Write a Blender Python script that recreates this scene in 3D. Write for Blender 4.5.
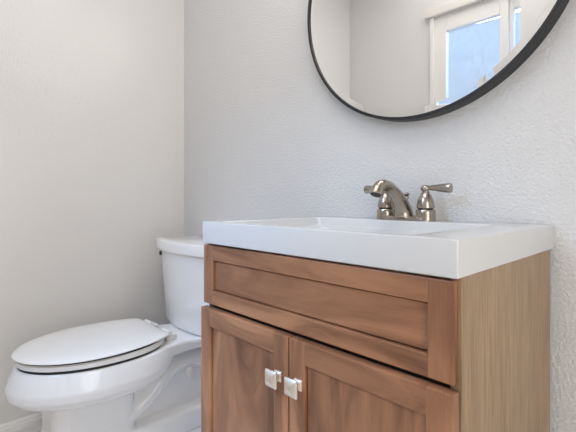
import bpy, bmesh, math, random
from mathutils import Vector, Matrix

for o in list(bpy.data.objects):
    bpy.data.objects.remove(o, do_unlink=True)
S = bpy.context.scene
C = S.collection
PI = math.pi
H = 0.815                      # height of the countertop above the floor

# ------------------------------------------------------------------ camera
cam_d = bpy.data.cameras.new('camera')
cam = bpy.data.objects.new('camera', cam_d)
C.objects.link(cam)
cam.location = (0.2308, -1.0205, H + 0.0542)
cam.rotation_euler = (PI / 2, 0, math.radians(46.17))
cam_d.sensor_width = 36.0
cam_d.lens = 402.6 / 576 * 36
cam_d.shift_y = -16.7 / 576
cam_d.clip_start = 0.02
S.camera = cam

# ------------------------------------------------------------------ world, lights, exposure
W = bpy.data.worlds.new('daylight')
S.world = W
W.use_nodes = True
bg = W.node_tree.nodes['Background']
bg.inputs[0].default_value = (0.76, 0.87, 1.0, 1)
bg.inputs[1].default_value = 0.56

S.view_settings.view_transform = 'Standard'
S.view_settings.look = 'None'
S.view_settings.exposure = 0.50
S.view_settings.gamma = 1.0
S.view_settings.use_curve_mapping = False


def area(name, loc, target, sx, sy, power, col):
    d = bpy.data.lights.new(name, 'AREA')
    d.shape = 'RECTANGLE'
    d.size, d.size_y = sx, sy
    d.energy = power
    d.color = col
    o = bpy.data.objects.new(name, d)
    o.location = loc
    v = Vector(target) - Vector(loc)
    o.rotation_euler = v.to_track_quat('-Z', 'Y').to_euler()
    C.objects.link(o)
    return o


area('ceiling_fill', (-0.35, -0.90, 2.43), (-0.35, -0.90, 0), 1.3, 0.8, 7.8, (1.0, 0.985, 0.97))  # added overhead fill, stands for no known lamp
area('vanity_light', (-0.31, -0.13, 1.95), (-1.58, -0.60, 0.95), 0.20, 0.09, 1.1, (1.0, 0.88, 0.74))
area('sky_light', (-0.80, -2.25, 2.60), (-0.75, -1.42, 1.60), 1.1, 0.8, 95.0, (0.40, 0.65, 1.0))
area('right_fill', (1.05, -1.10, 0.85), (-1.05, -0.40, 0.35), 0.8, 1.6, 9.3, (1.0, 0.97, 0.94))  # added fill from the right, inside the room; no doorway is built

S.cycles.diffuse_bounces = 8
S.cycles.max_bounces = 14
S.cycles.transparent_max_bounces = 12

# ------------------------------------------------------------------ material helpers


def mat(name, col, rough=0.5, metal=0.0, spec=0.5, coat=0.0):
    m = bpy.data.materials.new(name)
    m.use_nodes = True
    b = m.node_tree.nodes['Principled BSDF']
    b.inputs['Base Color'].default_value = (*col, 1)
    b.inputs['Roughness'].default_value = rough
    b.inputs['Metallic'].default_value = metal
    b.inputs['Specular IOR Level'].default_value = spec
    b.inputs['Coat Weight'].default_value = coat
    b.inputs['Coat Roughness'].default_value = 0.15
    return m


def nodes(m):
    return m.node_tree.nodes, m.node_tree.links, m.node_tree.nodes['Principled BSDF']


def wall_mat(name, col, bump=0.35, rough=0.5, scale=150.0):
    m = mat(name, col, rough, 0, 0.45)
    n, l, b = nodes(m)
    tc = n.new('ShaderNodeTexCoord')
    a = n.new('ShaderNodeTexNoise')
    a.inputs['Scale'].default_value = scale
    a.inputs['Detail'].default_value = 4.0
    a.inputs['Roughness'].default_value = 0.6
    a.inputs['Distortion'].default_value = 0.6
    l.new(tc.outputs['Object'], a.inputs['Vector'])
    r = n.new('ShaderNodeValToRGB')
    r.color_ramp.elements[0].position = 0.38
    r.color_ramp.elements[1].position = 0.66
    l.new(a.outputs['Fac'], r.inputs[0])
    bp = n.new('ShaderNodeBump')
    bp.inputs['Strength'].default_value = bump
    bp.inputs['Distance'].default_value = 0.004
    l.new(r.outputs[0], bp.inputs['Height'])
    l.new(bp.outputs[0], b.inputs['Normal'])
    return m


def wood_mat(name, axis, dark, light, rough=0.36, fine=1.0, streak=0.15, coat=0.08):
    """stained wood: grain stretched along the object axis, soft figure plus fine pores"""
    m = mat(name, light, rough, 0, 0.5, coat)
    n, l, b = nodes(m)
    tc = n.new('ShaderNodeTexCoord')

    def stretched(s_along, s_across):
        mp = n.new('ShaderNodeMapping')
        sc = [s_across] * 3
        sc[axis] = s_along
        mp.inputs['Scale'].default_value = sc
        l.new(tc.outputs['Object'], mp.inputs['Vector'])
        return mp
    mp1 = stretched(2.6, 13.0)
    n1 = n.new('ShaderNodeTexNoise')
    n1.inputs['Scale'].default_value = 1.0
    n1.inputs['Detail'].default_value = 5
    n1.inputs['Distortion'].default_value = 1.4
    l.new(mp1.outputs[0], n1.inputs['Vector'])
    mp2 = stretched(9.0, 330.0 * fine)
    n2 = n.new('ShaderNodeTexNoise')
    n2.inputs['Scale'].default_value = 1.0
    n2.inputs['Detail'].default_value = 4
    n2.inputs['Roughness'].default_value = 0.7
    l.new(mp2.outputs[0], n2.inputs['Vector'])
    mx = n.new('ShaderNodeMix')
    mx.data_type = 'FLOAT'
    mx.inputs[0].default_value = streak
    l.new(n1.outputs['Fac'], mx.inputs[2])
    l.new(n2.outputs['Fac'], mx.inputs[3])
    r = n.new('ShaderNodeValToRGB')
    r.color_ramp.elements[0].position = 0.34
    r.color_ramp.elements[0].color = (*dark, 1)
    r.color_ramp.elements[1].position = 0.66
    r.color_ramp.elements[1].color = (*light, 1)
    l.new(mx.outputs[0], r.inputs[0])
    l.new(r.outputs[0], b.inputs['Base Color'])
    bp = n.new('ShaderNodeBump')
    bp.inputs['Strength'].default_value = 0.06
    bp.inputs['Distance'].default_value = 0.002
    l.new(n2.outputs['Fac'], bp.inputs['Height'])
    l.new(bp.outputs[0], b.inputs['Normal'])
    return m


M_WALL_L = wall_mat('wall_paint_warm', (0.735, 0.72, 0.705), 0.13, 0.20)
M_WALL_L.node_tree.nodes['Principled BSDF'].inputs['Specular IOR Level'].default_value = 0.75
M_WALL_B = wall_mat('wall_paint', (0.735, 0.735, 0.735), 0.55, 0.5)
M_CEIL = mat('ceiling_paint', (0.82, 0.82, 0.81), 0.8)
M_TRIM = mat('white_trim_paint', (0.83, 0.82, 0.81), 0.35)
M_VINYL = mat('white_vinyl', (0.82, 0.80, 0.77), 0.35)
M_HEAD = mat('cream_trim_paint', (0.72, 0.69, 0.65), 0.4)
M_PORC = mat('white_porcelain', (0.86, 0.86, 0.86), 0.12, 0, 0.5, 0.3)
M_SEAT = mat('white_seat_plastic', (0.80, 0.79, 0.775), 0.25, 0, 0.5)
M_TOP = mat('white_cultured_marble', (0.615, 0.615, 0.61), 0.13, 0, 0.5, 0.2)
M_NICK = mat('brushed_nickel', (0.40, 0.355, 0.30), 0.22, 1.0)
M_KNOB = mat('satin_nickel', (0.98, 0.92, 0.83), 0.34, 1.0)
M_DARK = mat('dark_gap_fill', (0.012, 0.012, 0.013), 0.6)  # near-black; the toilet seat rings use it as painted gap shade
M_BLACK = mat('black_metal', (0.017, 0.017, 0.018), 0.38, 0, 0.4)
M_MIRR = mat('mirror_silver', (0.93, 0.93, 0.92), 0.0, 1.0)
WD, WL = (0.160, 0.066, 0.032), (0.440, 0.212, 0.110)
M_WX = wood_mat('cherry_stain_horizontal', 0, WD, WL)
M_WZ = wood_mat('cherry_stain_vertical', 2, WD, WL)
M_SIDE = wood_mat('side_laminate', 2, (0.190, 0.120, 0.064), (0.440, 0.298, 0.172), 0.42, 1.0, 0.80, 0.0)
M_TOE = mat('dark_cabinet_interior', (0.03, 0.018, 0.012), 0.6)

# floor tile
M_FLOOR = mat('grey_floor_tile', (0.45, 0.43, 0.41), 0.4)
n, l, b = nodes(M_FLOOR)
tc = n.new('ShaderNodeTexCoord')
br = n.new('ShaderNodeTexBrick')
br.offset = 0.0
br.inputs['Scale'].default_value = 1.0
br.inputs['Brick Width'].default_value = 0.3
br.inputs['Row Height'].default_value = 0.3
br.inputs['Mortar Size'].default_value = 0.003
br.inputs['Color1'].default_value = (0.74, 0.73, 0.72, 1)
br.inputs['Color2'].default_value = (0.71, 0.70, 0.69, 1)
br.inputs['Mortar'].default_value = (0.5, 0.49, 0.48, 1)
l.new(tc.outputs['Object'], br.inputs['Vector'])
l.new(br.outputs['Color'], b.inputs['Base Color'])

# obscured window glass: lets daylight through, scatters the view
M_PANE = bpy.data.materials.new('obscured_glass')
M_PANE.use_nodes = True
n, l = M_PANE.node_tree.nodes, M_PANE.node_tree.links
n.remove(n['Principled BSDF'])
out = n['Material Output']
tr = n.new('ShaderNodeBsdfTransparent')
tl = n.new('ShaderNodeBsdfTranslucent')
gl = n.new('ShaderNodeBsdfGlossy')
gl.inputs['Roughness'].default_value = 0.15
tr.inputs[0].default_value = (0.92, 0.95, 1, 1)
tl.inputs[0].default_value = (0.90, 0.94, 1, 1)
tc = n.new('ShaderNodeTexCoord')
mp = n.new('ShaderNodeMapping')
mp.inputs['Scale'].default_value = (40, 40, 22)
mp.inputs['Rotation'].default_value = (0, 0.5, 0)
ns = n.new('ShaderNodeTexNoise')
ns.inputs['Scale'].default_value = 1.0
ns.inputs['Detail'].default_value = 5
ns.inputs['Distortion'].default_value = 1.2
l.new(tc.outputs['Object'], mp.inputs[0])
l.new(mp.outputs[0], ns.inputs['Vector'])
rp = n.new('ShaderNodeMapRange')
rp.inputs['From Min'].default_value = 0.35
rp.inputs['From Max'].default_value = 0.65
rp.inputs['To Min'].default_value = 0.02
rp.inputs['To Max'].default_value = 0.045
l.new(ns.outputs['Fac'], rp.inputs[0])
x1 = n.new('ShaderNodeMixShader')
l.new(rp.outputs[0], x1.inputs[0])
l.new(tr.outputs[0], x1.inputs[1])
l.new(tl.outputs[0], x1.inputs[2])
x2 = n.new('ShaderNodeMixShader')
x2.inputs[0].default_value = 0.04
l.new(x1.outputs[0], x2.inputs[1])
l.new(gl.outputs[0], x2.inputs[2])
l.new(x2.outputs[0], out.inputs['Surface'])

# ------------------------------------------------------------------ mesh helpers


def link(name, bm, mats, parent=None, smooth=None, offset=(0, 0, 0)):
    """turn a bmesh into ONE mesh object; offset is the parent's world position"""
    me = bpy.data.meshes.new(name)
    if offset != (0, 0, 0):
        bmesh.ops.translate(bm, verts=bm.verts, vec=-Vector(offset))
    bmesh.ops.recalc_face_normals(bm, faces=bm.faces)
    bm.to_mesh(me)
    bm.free()
    for m in (mats if isinstance(mats, (list, tuple)) else [mats]):
        me.materials.append(m)
    if smooth is not None:
        me.shade_smooth()
        if smooth < 180:
            me.set_sharp_from_angle(angle=math.radians(smooth))
    o = bpy.data.objects.new(name, me)
    C.objects.link(o)
    if parent:
        o.parent = parent
    return o


def add_box(bm, lo, hi, bev=0.0, seg=2, mi=0):
    t = bmesh.new()
    bmesh.ops.create_cube(t, size=1.0)
    s = Vector(hi) - Vector(lo)
    c = (Vector(hi) + Vector(lo)) / 2
    for v in t.verts:
        v.co = Vector((v.co.x * s.x, v.co.y * s.y, v.co.z * s.z)) + c
    if bev:
        bmesh.ops.bevel(t, geom=list(t.edges), offset=bev, segments=seg, profile=0.5, affect='EDGES')
    for f in t.faces:
        f.material_index = mi
    me = bpy.data.meshes.new('tmp')
    t.to_mesh(me)
    t.free()
    bm.from_mesh(me)
    bpy.data.meshes.remove(me)


def box(*a, **k):
    bm = bmesh.new()
    add_box(bm, *a, **k)
    return bm


def loft(bm, loops, cap0=True, cap1=True, mi=0):
    rows = [[bm.verts.new(p) for p in lp] for lp in loops]
    k = len(rows[0])
    fs = []
    for a, c in zip(rows, rows[1:]):
        for i in range(k):
            j = (i + 1) % k
            fs.append(bm.faces.new((a[i], a[j], c[j], c[i])))
    if cap0:
        fs.append(bm.faces.new(rows[0]))
    if cap1:
        fs.append(bm.faces.new(rows[-1]))
    for f in fs:
        f.material_index = mi


def add_lathe(bm, prof, origin=(0, 0, 0), axis='Z', seg=32, mi=0):
    """prof: (radius, height) list; open ends are capped"""
    o = Vector(origin)
    loops = []
    for r, h in prof:
        lp = []
        for i in range(seg):
            a = 2 * PI * i / seg
            p = (r * math.cos(a), r * math.sin(a), h)
            if axis == 'X':
                p = (h, r * math.cos(a), r * math.sin(a))
            elif axis == 'Y':
                p = (r * math.cos(a), -h, r * math.sin(a))
            lp.append(o + Vector(p))
        loops.append(lp)
    loft(bm, loops, mi=mi)


def add_sweep(bm, path, seg=20, mi=0, side=Vector((1, 0, 0))):
    """path: (point, radius along side, radius across) list in a plane whose normal is side"""
    loops = []
    for i, (p, ra, rb) in enumerate(path):
        p = Vector(p)
        q0 = Vector(path[max(i - 1, 0)][0])
        q1 = Vector(path[min(i + 1, len(path) - 1)][0])
        t = (q1 - q0).normalized()
        nn = t.cross(side).normalized()
        loops.append([p + side * (ra * math.cos(2 * PI * k / seg)) + nn * (rb * math.sin(2 * PI * k / seg))
                      for k in range(seg)])
    loft(bm, loops, mi=mi)


def rrect(x0, x1, y0, y1, r, z, seg=6):
    pts = []
    for cx, cy, a0 in ((x1 - r, y1 - r, 0), (x0 + r, y1 - r, 90), (x0 + r, y0 + r, 180), (x1 - r, y0 + r, 270)):
        for i in range(seg + 1):
            a = math.radians(a0 + 90 * i / seg)
            pts.append(Vector((cx + r * math.cos(a), cy + r * math.sin(a), z)))
    return pts


def smooth_path(keys, n=6):
    """Catmull-Rom through (y, z, ra, rb) keys"""
    out = []
    K = [keys[0]] + list(keys) + [keys[-1]]
    for i in range(1, len(K) - 2):
        p0, p1, p2, p3 = K[i - 1], K[i], K[i + 1], K[i + 2]
        for s in range(n):
            t = s / n
            out.append(tuple(0.5 * (2 * b + (c - a) * t + (2 * a - 5 * b + 4 * c - d) * t * t
                                    + (3 * b - a - 3 * c + d) * t ** 3)
                             for a, b, c, d in zip(p0, p1, p2, p3)))
    out.append(tuple(keys[-1]))
    return out


def thing(name, label, cat, loc):
    o = bpy.data.objects.new(name, None)
    o.empty_display_size = 0.05
    o.location = loc
    o['label'] = label
    o['category'] = cat
    C.objects.link(o)
    return o


def struct(name, bm, m, smooth=None):
    o = link(name, bm, m, None, smooth)
    o['kind'] = 'structure'
    return o


# ------------------------------------------------------------------ the room
XL, XR, YF, ZC = -1.584, 1.25, -1.426, 2.44
JX, JY = -0.424, -1.310
struct('floor', box((XL - .1, YF - .1, -0.06), (XR + .1, 0.1, 0)), M_FLOOR)
struct('ceiling', box((XL - .1, YF - .1, ZC), (XR + .1, 0.1, ZC + .06)), M_CEIL)
struct('wall_back', box((XL - .1, 0, 0), (XR + .1, 0.1, ZC)), M_WALL_B)
struct('wall_left', box((XL - .1, YF - .1, 0), (XL, 0, ZC)), M_WALL_L)
struct('wall_right', box((XR, YF - .1, 0), (XR + .1, 0, ZC)), M_WALL_L)
# front wall with the window opening, and the return beside the window
WX0, WX1, WZ0, WZ1 = -0.955, JX, 1.17, 1.985
bm = bmesh.new()
add_box(bm, (XL, YF - .1, 0), (WX0, YF, ZC))
add_box(bm, (WX0, YF - .1, 0), (XR, YF, WZ0))
add_box(bm, (WX0, YF - .1, WZ1), (XR, YF, ZC))
add_box(bm, (WX1, YF - .1, WZ0), (XR, YF, WZ1))
struct('wall_front', bm, M_WALL_L)
struct('wall_return', box((JX, YF, 0), (XR, JY, ZC)), M_WALL_L)

# baseboards
def baseboard(name, a, bb, nrm):
    prof = [(0, 0), (0.012, 0), (0.012, 0.016), (0.009, 0.020), (0.009, 0.026), (0.006, 0.032), (0, 0.034)]
    a, bb, nrm = Vector(a), Vector(bb), Vector(nrm)
    bm = bmesh.new()
    loft(bm, [[p + nrm * u + Vector((0, 0, v)) for u, v in prof] for p in (a, bb)])
    return struct(name, bm, M_TRIM)


baseboard('baseboard_left', (XL, YF, 0), (XL, 0, 0), (1, 0, 0))
baseboard('baseboard_back', (XL, 0, 0), (-0.63, 0, 0), (0, -1, 0))

# window: casing, header, sashes, panes
win = bpy.data.objects.new('window_1', None)
win.location = (-0.69, YF, WZ0)
win['kind'] = 'structure'
C.objects.link(win)
WO = (-0.69, YF, WZ0)
link('header_trim', box((-0.985, YF - .06, WZ1), (JX, YF + .035, WZ1 + 0.05), bev=.004), M_HEAD, win, None, WO)
link('casing', box((-0.955, YF - .06, WZ0), (-0.930, YF + .020, WZ1), bev=.003), M_VINYL, win, None, WO)
link('sill', box((-0.985, YF - .06, WZ0 - .03), (JX, YF + .05, WZ0), bev=.004), M_VINYL, win, None, WO)


def sash(x0, x1, z0, z1, wl, wr, wt, y):
    bm = bmesh.new()
    add_box(bm, (x0, y - .035, z0), (x0 + wl, y, z1), bev=.003)
    add_box(bm, (x1 - wr, y - .035, z0), (x1, y, z1), bev=.003)
    add_box(bm, (x0 + wl, y - .035, z1 - wt), (x1 - wr, y, z1), bev=.003)
    add_box(bm, (x0 + wl, y - .035, z0), (x1 - wr, y, z0 + .06), bev=.003)
    s = link('sash', bm, M_VINYL, win, None, WO)
    p = link('pane', box((x0 + wl - .004, y - .022, z0 + .05), (x1 - wr + .004, y - .018, z1 - wt + .004)), M_PANE, s,
             None, WO)
    return s


sash(-0.930, -0.515, WZ0, WZ1, 0.070, 0.043, 0.100, YF + .004)
sash(-0.515, JX, WZ0, WZ1, 0.022, 0.004, 0.085, YF - .012)

# ------------------------------------------------------------------ vanity cabinet
VX0, VX1 = -0.625, -0.001
vo = (-0.311, -0.25, 0.0)
van = thing('vanity_cabinet', 'brown wood vanity cabinet with a false drawer front and two doors under the sink',
            'cabinet', vo)
YB = -0.470      # front of the carcass
bm = bmesh.new()
# sides (slot 0), front edges and interior (slot 1), toe kick
add_box(bm, (VX1 - .016, YB, 0.0), (VX1, -0.024, H - 0.053), bev=.0006, mi=0)
add_box(bm, (VX0, YB, 0.0), (VX0 + .016, -0.024, H - 0.053), bev=.0006, mi=0)
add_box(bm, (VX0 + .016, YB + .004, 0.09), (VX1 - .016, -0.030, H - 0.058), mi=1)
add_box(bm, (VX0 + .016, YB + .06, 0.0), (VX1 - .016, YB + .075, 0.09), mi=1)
link('carcass', bm, [M_SIDE, M_TOE], van, None, vo)


def shaker(name, x0, x1, z0, z1, yf, th, sw, rt, rb, parent, horizontal=False):
    """a five-piece front: stiles and rails in one mesh, the recessed panel as a child"""
    bm = bmesh.new()
    B = .0022
    add_box(bm, (x0, yf, z0), (x0 + sw, yf + th, z1), bev=B, mi=1)
    add_box(bm, (x1 - sw, yf, z0), (x1, yf + th, z1), bev=B, mi=1)
    add_box(bm, (x0 + sw - .0012, yf + .0002, z1 - rt), (x1 - sw + .0012, yf + th, z1), bev=B, mi=0)
    add_box(bm, (x0 + sw - .0012, yf + .0002, z0), (x1 - sw + .0012, yf + th, z0 + rb), bev=B, mi=0)
    o = link(name, bm, [M_WX, M_WZ], parent, None, vo)
    G = .0022
    pb = bmesh.new()
    add_box(pb, (x0 + sw + G, yf + .0070, z0 + rb + G), (x1 - sw - G, yf + .0125, z1 - rt - G), bev=.0006)
    add_box(pb, (x0 + sw - .004, yf + .0120, z0 + rb - .004), (x1 - sw + .004, yf + th - .002, z1 - rt + .004))
    link('panel', pb, M_WX if horizontal else M_WZ, o, None, vo)
    return o


shaker('drawer_front', -0.6285, -0.006, H - 0.1985, H - 0.0565, -0.4840, .0140, .038, .036, .034, van, True)


def knob(x, z, y, parent):
    """square pillow knob on a stem with a small square foot"""
    bm = bmesh.new()
    def sq(h, yy, r):
        return [Vector((p.x, yy, p.y)) for p in rrect(x - h, x + h, z - h, z + h, r, 0, 4)]
    loft(bm, [sq(.0100, y, .0015), sq(.0100, y - .003, .0015), sq(.0082, y - .005, .0015), sq(.0052, y - .0070, .003),
              sq(.0048, y - .0125, .003), sq(.0070, y - .0150, .003), sq(.0145, y - .0165, .003),
              sq(.0165, y - .0185, .0035), sq(.0165, y - .0210, .0035), sq(.0145, y - .0230, .0035),
              sq(.0060, y - .0275, .002), sq(.0020, y - .0282, .001)])
    return link('knob', bm, M_KNOB, parent, 35, vo)


DZ0, DZ1, DY = 0.10, H - 0.2070, -0.4925
SEAM = -0.3185
dl = shaker('door', -0.627, SEAM - .0018, DZ0, DZ1, DY, .0200, .040, .042, .05, van)
dr = shaker('door', SEAM + .0018, -0.0025, DZ0, DZ1, DY, .0200, .040, .042, .05, van)
knob(SEAM - .0270, H - .2880, DY, dl)
knob(SEAM + .0275, H - .2870, DY, dr)

# ------------------------------------------------------------------ sink top
so = (-0.311, -0.25, H - 0.053)
top = thing('vanity_sink_top', 'thick glossy white countertop with a rectangular sink set on the brown cabinet',
            'sink', so)
bm = bmesh.new()
X0, X1, Y0, Y1, ZB, ZT = -0.6268, 0.0022, -0.4885, -0.0020, H - 0.053, H
bx0, bx1, by0, by1 = -0.585, -0.085, -0.460, -0.112


def tilt(loop, zb, zf):
    """put a loop on a floor that falls from the back (zb) to the front (zf)"""
    return [Vector((p.x, p.y, zb + (zf - zb) * (by1 - p.y) / (by1 - by0))) for p in loop]


SG = 6
loops = [rrect(X0 + .003, X1 - .003, Y0 + .003, Y1 - .001, .002, ZB, SG),
         rrect(X0, X1, Y0, Y1, .003, ZB + .002, SG),
         rrect(X0, X1, Y0, Y1, .003, ZT - .003, SG),
         rrect(X0 + .0008, X1 - .0008, Y0 + .0008, Y1 - .0008, .003, ZT - .0008, SG),
         rrect(X0 + .003, X1 - .003, Y0 + .003, Y1 - .003, .003, ZT, SG),
         rrect(bx0 - .003, bx1 + .003, by0 - .003, by1 + .003, .018, ZT, SG),
         rrect(bx0, bx1, by0, by1, .016, ZT - .003, SG),
         tilt(rrect(bx0 + .003, bx1 - .003, by0 + .003, by1 - .002, .015, 0, SG), ZT - .018, ZT - .036),
         tilt(rrect(bx0 + .010, bx1 - .010, by0 + .010, by1 - .006, .015, 0, SG), ZT - .023, ZT - .046),
         tilt(rrect(-0.37, -0.31, -0.33, -0.27, .029, 0, SG), ZT - .030, ZT - .060)]
loft(bm, loops)
link('countertop', bm, M_TOP, top, 40, so)
bm = bmesh.new()
add_lathe(bm, [(.024, 0), (.024, .004), (.020, .006), (.008, .007), (.002, .008)], (-0.34, -0.30, ZT - .0472), seg=28)
link('drain', bm, M_NICK, top, 40, so)

# ------------------------------------------------------------------ faucet
FX, FY = -0.326, -0.055
fo = (FX, FY, H)
fau = thing('faucet', 'brushed nickel centerset faucet with two lever handles at the back of the sink', 'faucet', fo)
bm = bmesh.new()
loft(bm, [rrect(FX - .081, FX + .081, FY - .025, FY + .025, .024, H, 8),
          rrect(FX - .081, FX + .081, FY - .025, FY + .025, .024, H + .005, 8),
          rrect(FX - .079, FX + .079, FY - .023, FY + .023, .022, H + .008, 8),
          rrect(FX - .070, FX + .070, FY - .017, FY + .017, .016, H + .012, 8)])
link('base_plate', bm, M_NICK, fau, 40, fo)
keys = [(-.062, .006, .027, .027), (-.0622, .014, .0255, .026), (-.067, .029, .0220, .0240), (-.081, .049, .0185, .0200),
        (-.104, .069, .0160, .0160), (-.130, .084, .0150, .0140), (-.153, .0895, .0148, .0138),
        (-.171, .0875, .0148, .0138), (-.182, .0795, .0150, .0142), (-.187, .0715, .0152, .0145)]
bm = bmesh.new()
add_sweep(bm, [((FX, y, H + z), ra, rb) for y, z, ra, rb in smooth_path(keys, 5)], 28)
sp = link('spout', bm, M_NICK, fau, 50, fo)
bm = bmesh.new()
add_sweep(bm, [((FX, -.1860, H + .0735), .0168, .0160), ((FX, -.1902, H + .0660), .0168, .0160),
               ((FX, -.1905, H + .0654), .0140, .0133)], 28)
add_sweep(bm, [((FX, -.1900, H + .0664), .0130, .0123), ((FX, -.1910, H + .0646), .0130, .0123)], 28, 1)
link('aerator', bm, [M_NICK, M_DARK], sp, 40, fo)
bm = bmesh.new()
add_lathe(bm, [(.0150, .0), (.0125, .014), (.0085, .030), (.0062, .038), (.0036, .040), (.0036, .046), (.0060, .047), (.0068, .050), (.0060, .053), (.0045, .0545), (.0066, .056),
               (.0084, .060), (.0070, .0635), (.002, .065)], (FX, FY + .008, H + .008), seg=20)
link('lift_rod', bm, M_NICK, fau, 40, fo)


def handle(sx):
    x = FX + sx * .0585
    bm = bmesh.new()
    add_lathe(bm, [(.0250, .0), (.0250, .002), (.0246, .005), (.0243, .016), (.0240, .0250), (.0228, .0265)],
              (x, FY, H + .001), seg=36)
    add_lathe(bm, [(.0188, .0265), (.0188, .0315)], (x, FY, H), seg=32, mi=1)
    add_lathe(bm, [(.0212, .031), (.0224, .0325), (.0220, .038), (.0204, .047), (.0174, .0565), (.0141, .0640),
                   (.0112, .0680), (.0116, .0695), (.0110, .0710), (.0086, .0725), (.0092, .077)],
              (x, FY, H), seg=36)
    h = link('handle', bm, [M_NICK, M_DARK], fau, 40, fo)
    bm = bmesh.new()
    add_lathe(bm, [(.0090, .0755), (.0122, .0785), (.0128, .0830), (.0112, .0870), (.0070, .0898), (.002, .0910)],
              (x, FY, H), seg=28)
    pr = [(.0060, .004), (.0060, .012), (.0072, .022), (.0096, .038), (.0114, .054), (.0120, .063), (.0114, .0660),
          (.0085, .0674), (.0035, .0684)]
    ang = math.radians(-1.5)
    lp = []
    for r, d in pr:
        ce = Vector((x + sx * d * math.cos(ang), FY, H + .0835 + d * math.sin(ang)))
        lp.append([ce + Vector((0, r * math.cos(2 * PI * k / 20), r * math.sin(2 * PI * k / 20))) for k in range(20)])
    loft(bm, lp)
    link('lever', bm, M_NICK, h, 40, fo)


handle(1)
handle(-1)

# ------------------------------------------------------------------ round mirror
MX, MZ, MR = -0.312, H + 0.6535, 0.3850
mo = (MX, 0.0, MZ)
mir = thing('round_mirror', 'large round mirror with a thin black metal frame hung above the sink', 'mirror', mo)
bm = bmesh.new()
SEG = 128
FD = .041
prof = [(MR, .001), (MR, FD - .001), (MR - .001, FD), (MR - .0075, FD), (MR - .0085, FD - .001), (MR - .0085, .001)]
rows = []
for r, h in prof:
    rows.append([bm.verts.new((MX + r * math.cos(2 * PI * i / SEG), -h, MZ + r * math.sin(2 * PI * i / SEG)))
                 for i in range(SEG)])
for a, c in zip(rows, rows[1:] + rows[:1]):
    for i in range(SEG):
        j = (i + 1) % SEG
        bm.faces.new((a[i], a[j], c[j], c[i]))
link('frame', bm, M_BLACK, mir, 35, mo)
bm = bmesh.new()
add_lathe(bm, [(MR - .009, FD - .012), (MR - .009, FD - .0045), (MR - .026, FD - .0032)], (MX, 0, MZ), 'Y', SEG)
link('mirror_glass', bm, M_MIRR, mir, None, mo)

# ------------------------------------------------------------------ toilet
TX = -1.222
to = (TX, -0.38, 0.0)
toi = thing('toilet', 'white two-piece toilet with the lid closed between the vanity and the left wall', 'toilet', to)


def egg(z, yf, yb, hw, yc=None, n=64, pf=2.0, pb=2.4, bw=0.0):
    """egg outline: rounded towards the front yf, squarer (power pb) towards the back"""
    if yc is None:
        yc = yb + (yf - yb) * 0.45
    pts = []
    for i in range(n):
        a = 2 * PI * i / n
        cx, sy = math.cos(a), math.sin(a)
        p = pf if sy < 0 else pb
        u = math.copysign(abs(cx) ** (2 / p), cx)
        v = math.copysign(abs(sy) ** (2 / p), sy)
        y = yc + (v * (yc - yf) if sy < 0 else v * (yb - yc))
        pts.append(Vector((TX + hw * u, y, z)))
    return pts


# bowl and pedestal, several solids fused into one smooth ceramic body
bm = bmesh.new()
loft(bm, [egg(.354, -.772, -.285, .178), egg(.349, -.777, -.280, .181), egg(.325, -.788, -.275, .186),
          egg(.292, -.799, -.278, .191), egg(.268, -.796, -.290, .187), egg(.247, -.774, -.310, .173),
          egg(.231, -.735, -.340, .148), egg(.222, -.690, -.380, .115)])


def plan(z, keys, inset=0.0):
    R = [Vector((TX + max(w - inset, .01), y, z)) for y, w in keys]
    L = [Vector((TX - max(w - inset, .01), y, z)) for y, w in reversed(keys)]
    return R + L


deck = [(-.42, .155), (-.36, .148), (-.31, .134), (-.26, .126), (-.20, .128), (-.12, .135), (-.035, .138)]
loft(bm, [plan(.305, deck, .012), plan(.312, deck, .003), plan(.347, deck), plan(.354, deck, .004)])
for v in bm.verts:
    if v.co.y > -.30 and v.co.z > .335:
        v.co.z -= .010 * min(1.0, (v.co.y + .30) / .10)
# front column
loft(bm, [rrect(TX - .118, TX + .118, -.715, -.422, .06, 0, 8), rrect(TX - .108, TX + .108, -.705, -.427, .055, .03, 8),
          rrect(TX - .098, TX + .098, -.690, -.432, .05, .12, 8), rrect(TX - .098, TX + .098, -.690, -.432, .05, .26, 8)])
# foot
loft(bm, [rrect(TX - .112, TX + .112, -.60, -.10, .03, 0, 6), rrect(TX - .110, TX + .110, -.60, -.10, .03, .070, 6),
          rrect(TX - .102, TX + .102, -.60, -.108, .03, .080, 6)])
# web behind the column and under the deck
loft(bm, [rrect(TX - .055, TX + .055, -.56, -.07, .03, .05, 6), rrect(TX - .055, TX + .055, -.56, -.07, .03, .31, 6)])
# trapway: rises from the bowl outlet, turns over and drops to the floor
tk = [(-.53, .120, .094, .05), (-.46, .122, .094, .05), (-.40, .150, .096, .045), (-.345, .200, .098, .045),
      (-.29, .245, .098, .045), (-.22, .260, .098, .045), (-.15, .240, .098, .045), (-.11, .18, .098, .045),
      (-.10, .08, .098, .045)]
add_sweep(bm, [((TX, y, z), ra, rb) for y, z, ra, rb in smooth_path(tk, 5)], 24)
bmesh.ops.recalc_face_normals(bm, faces=bm.faces)
raw = bpy.data.meshes.new('raw')
bm.to_mesh(raw)
bm.free()
ro = bpy.data.objects.new('raw', raw)
C.objects.link(ro)
rm = ro.modifiers.new('r', 'REMESH')
rm.mode = 'VOXEL'
rm.voxel_size = 0.0045
sm = ro.modifiers.new('s', 'SMOOTH')
sm.factor = 0.5
sm.iterations = 4
dg = bpy.context.evaluated_depsgraph_get()
me = bpy.data.meshes.new_from_object(ro.evaluated_get(dg))
bpy.data.objects.remove(ro, do_unlink=True)
bm = bmesh.new()
bm.from_mesh(me)
link('bowl', bm, M_PORC, toi, 180, to)
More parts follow.
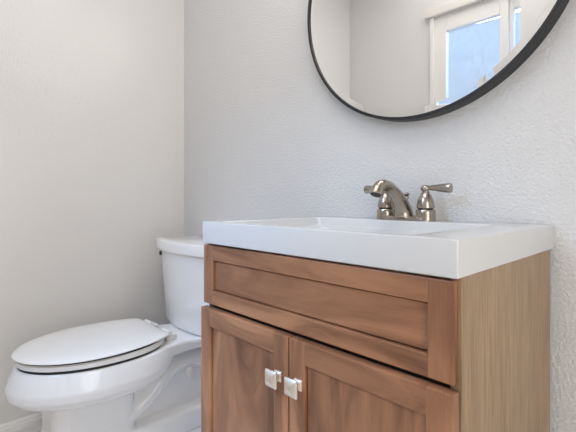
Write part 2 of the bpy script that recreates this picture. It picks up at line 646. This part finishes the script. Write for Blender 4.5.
# bolt cap on the side of the base
bm = bmesh.new()
for sx in (1, ):
    lp = []
    for r, h in ((1.0, -.004), (1.0, .003), (.85, .006), (.4, .008)):
        lp.append([Vector((TX + .098 + h, -.235 + .014 * r * math.cos(2 * PI * k / 20),
                           .215 + .022 * r * math.sin(2 * PI * k / 20))) for k in range(20)])
    loft(bm, lp)
link('bolt_cap', bm, M_SEAT, toi, 50, to)

# seat ring
bm = bmesh.new()
SY = dict(yc=-.52)
o1 = [egg(.3615, -.768, -.320, .179, **SY), egg(.3635, -.772, -.317, .183, **SY), egg(.3765, -.772, -.317, .183, **SY),
      egg(.3790, -.767, -.321, .178, **SY), egg(.3790, -.70, -.38, .115, **SY), egg(.3615, -.70, -.38, .115, **SY)]
loft(bm, o1 + [o1[0]], False, False)
bmesh.ops.remove_doubles(bm, verts=bm.verts, dist=1e-6)
link('seat', bm, M_SEAT, toi, 50, to)
# added dark rings that paint the shade lines in the two gaps
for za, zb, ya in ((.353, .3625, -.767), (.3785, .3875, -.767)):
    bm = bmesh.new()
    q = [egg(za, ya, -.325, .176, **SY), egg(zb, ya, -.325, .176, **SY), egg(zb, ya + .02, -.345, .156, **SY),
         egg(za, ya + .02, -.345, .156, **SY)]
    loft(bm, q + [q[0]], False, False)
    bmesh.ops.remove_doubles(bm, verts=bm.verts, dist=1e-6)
    link('gap_shade_ring', bm, M_DARK, toi, 50, to)
# lid: slightly domed, straight across the back
bm = bmesh.new()
LID = dict(yc=-.54, pb=2.0)


def lid(z, g):
    pts = egg(z, -.780 + g, -.255, .186 - g, **LID)
    return [Vector((p.x, min(p.y, -.330 - g), p.z)) for p in pts]


loft(bm, [lid(.3866, .002), lid(.3870, .001), lid(.3890, .000), lid(.3925, .004), lid(.3955, .015), lid(.3980, .05),
          lid(.3990, .10), lid(.3995, .15)])
link('lid', bm, M_SEAT, toi, 50, to)
for sx in (-1, 1):
    bm = bmesh.new()
    add_box(bm, (TX + sx * .075 - .022, -.326, .3535), (TX + sx * .075 + .022, -.285, .376), bev=.006, seg=3)
    add_lathe(bm, [(.008, -.026), (.010, -.024), (.010, .024), (.008, .026)], (TX + sx * .075, -.317, .381), 'X', 18)
    link('hinge', bm, M_SEAT, toi, 40, to)


def bowed(z, hw, yf, yb, bow, r=.02, n=14):
    """tank outline: flat back, rounded corners, front bowed out by bow"""
    pts = [Vector((TX + hw, yb, z))]
    pts.append(Vector((TX - hw, yb, z)))
    # left side forward, then across the front to the right
    for i in range(5):
        a = PI + (PI / 2) * i / 4
        pts.append(Vector((TX - hw + r + r * math.cos(a), yf + r + r * math.sin(a), z)))
    for i in range(1, n):
        t = -1 + 2 * i / n
        pts.append(Vector((TX + t * (hw - r), yf - bow * (1 - t * t), z)))
    for i in range(5):
        a = 1.5 * PI + (PI / 2) * i / 4
        pts.append(Vector((TX + hw - r + r * math.cos(a), yf + r + r * math.sin(a), z)))
    return pts


bm = bmesh.new()
loft(bm, [bowed(.345, .166, -.182, -.030, .022), bowed(.349, .178, -.189, -.026, .024), bowed(.362, .185, -.192, -.024, .026),
          bowed(.480, .200, -.195, -.022, .027), bowed(.600, .213, -.199, -.020, .027),
          bowed(.652, .216, -.200, -.020, .027)])
link('tank', bm, M_PORC, toi, 40, to)
bm = bmesh.new()
loft(bm, [bowed(.6545, .224, -.206, -.017, .027), bowed(.656, .232, -.214, -.014, .027), bowed(.693, .235, -.217, -.012, .027),
          bowed(.698, .232, -.214, -.014, .027), bowed(.700, .222, -.204, -.022, .027)])
link('tank_lid', bm, M_PORC, toi, 40, to)
bm = bmesh.new()
add_lathe(bm, [(.0075, .012), (.0075, -.012), (.005, -.014)], (TX - .2140, -.180, .633), 'X', 18)
add_box(bm, (TX - .2330, -.196, .622), (TX - .2270, -.120, .640), bev=.002)
link('flush_lever', bm, mat('dark_chrome', (0.12, 0.12, 0.125), 0.25, 1.0), toi, 40, to)
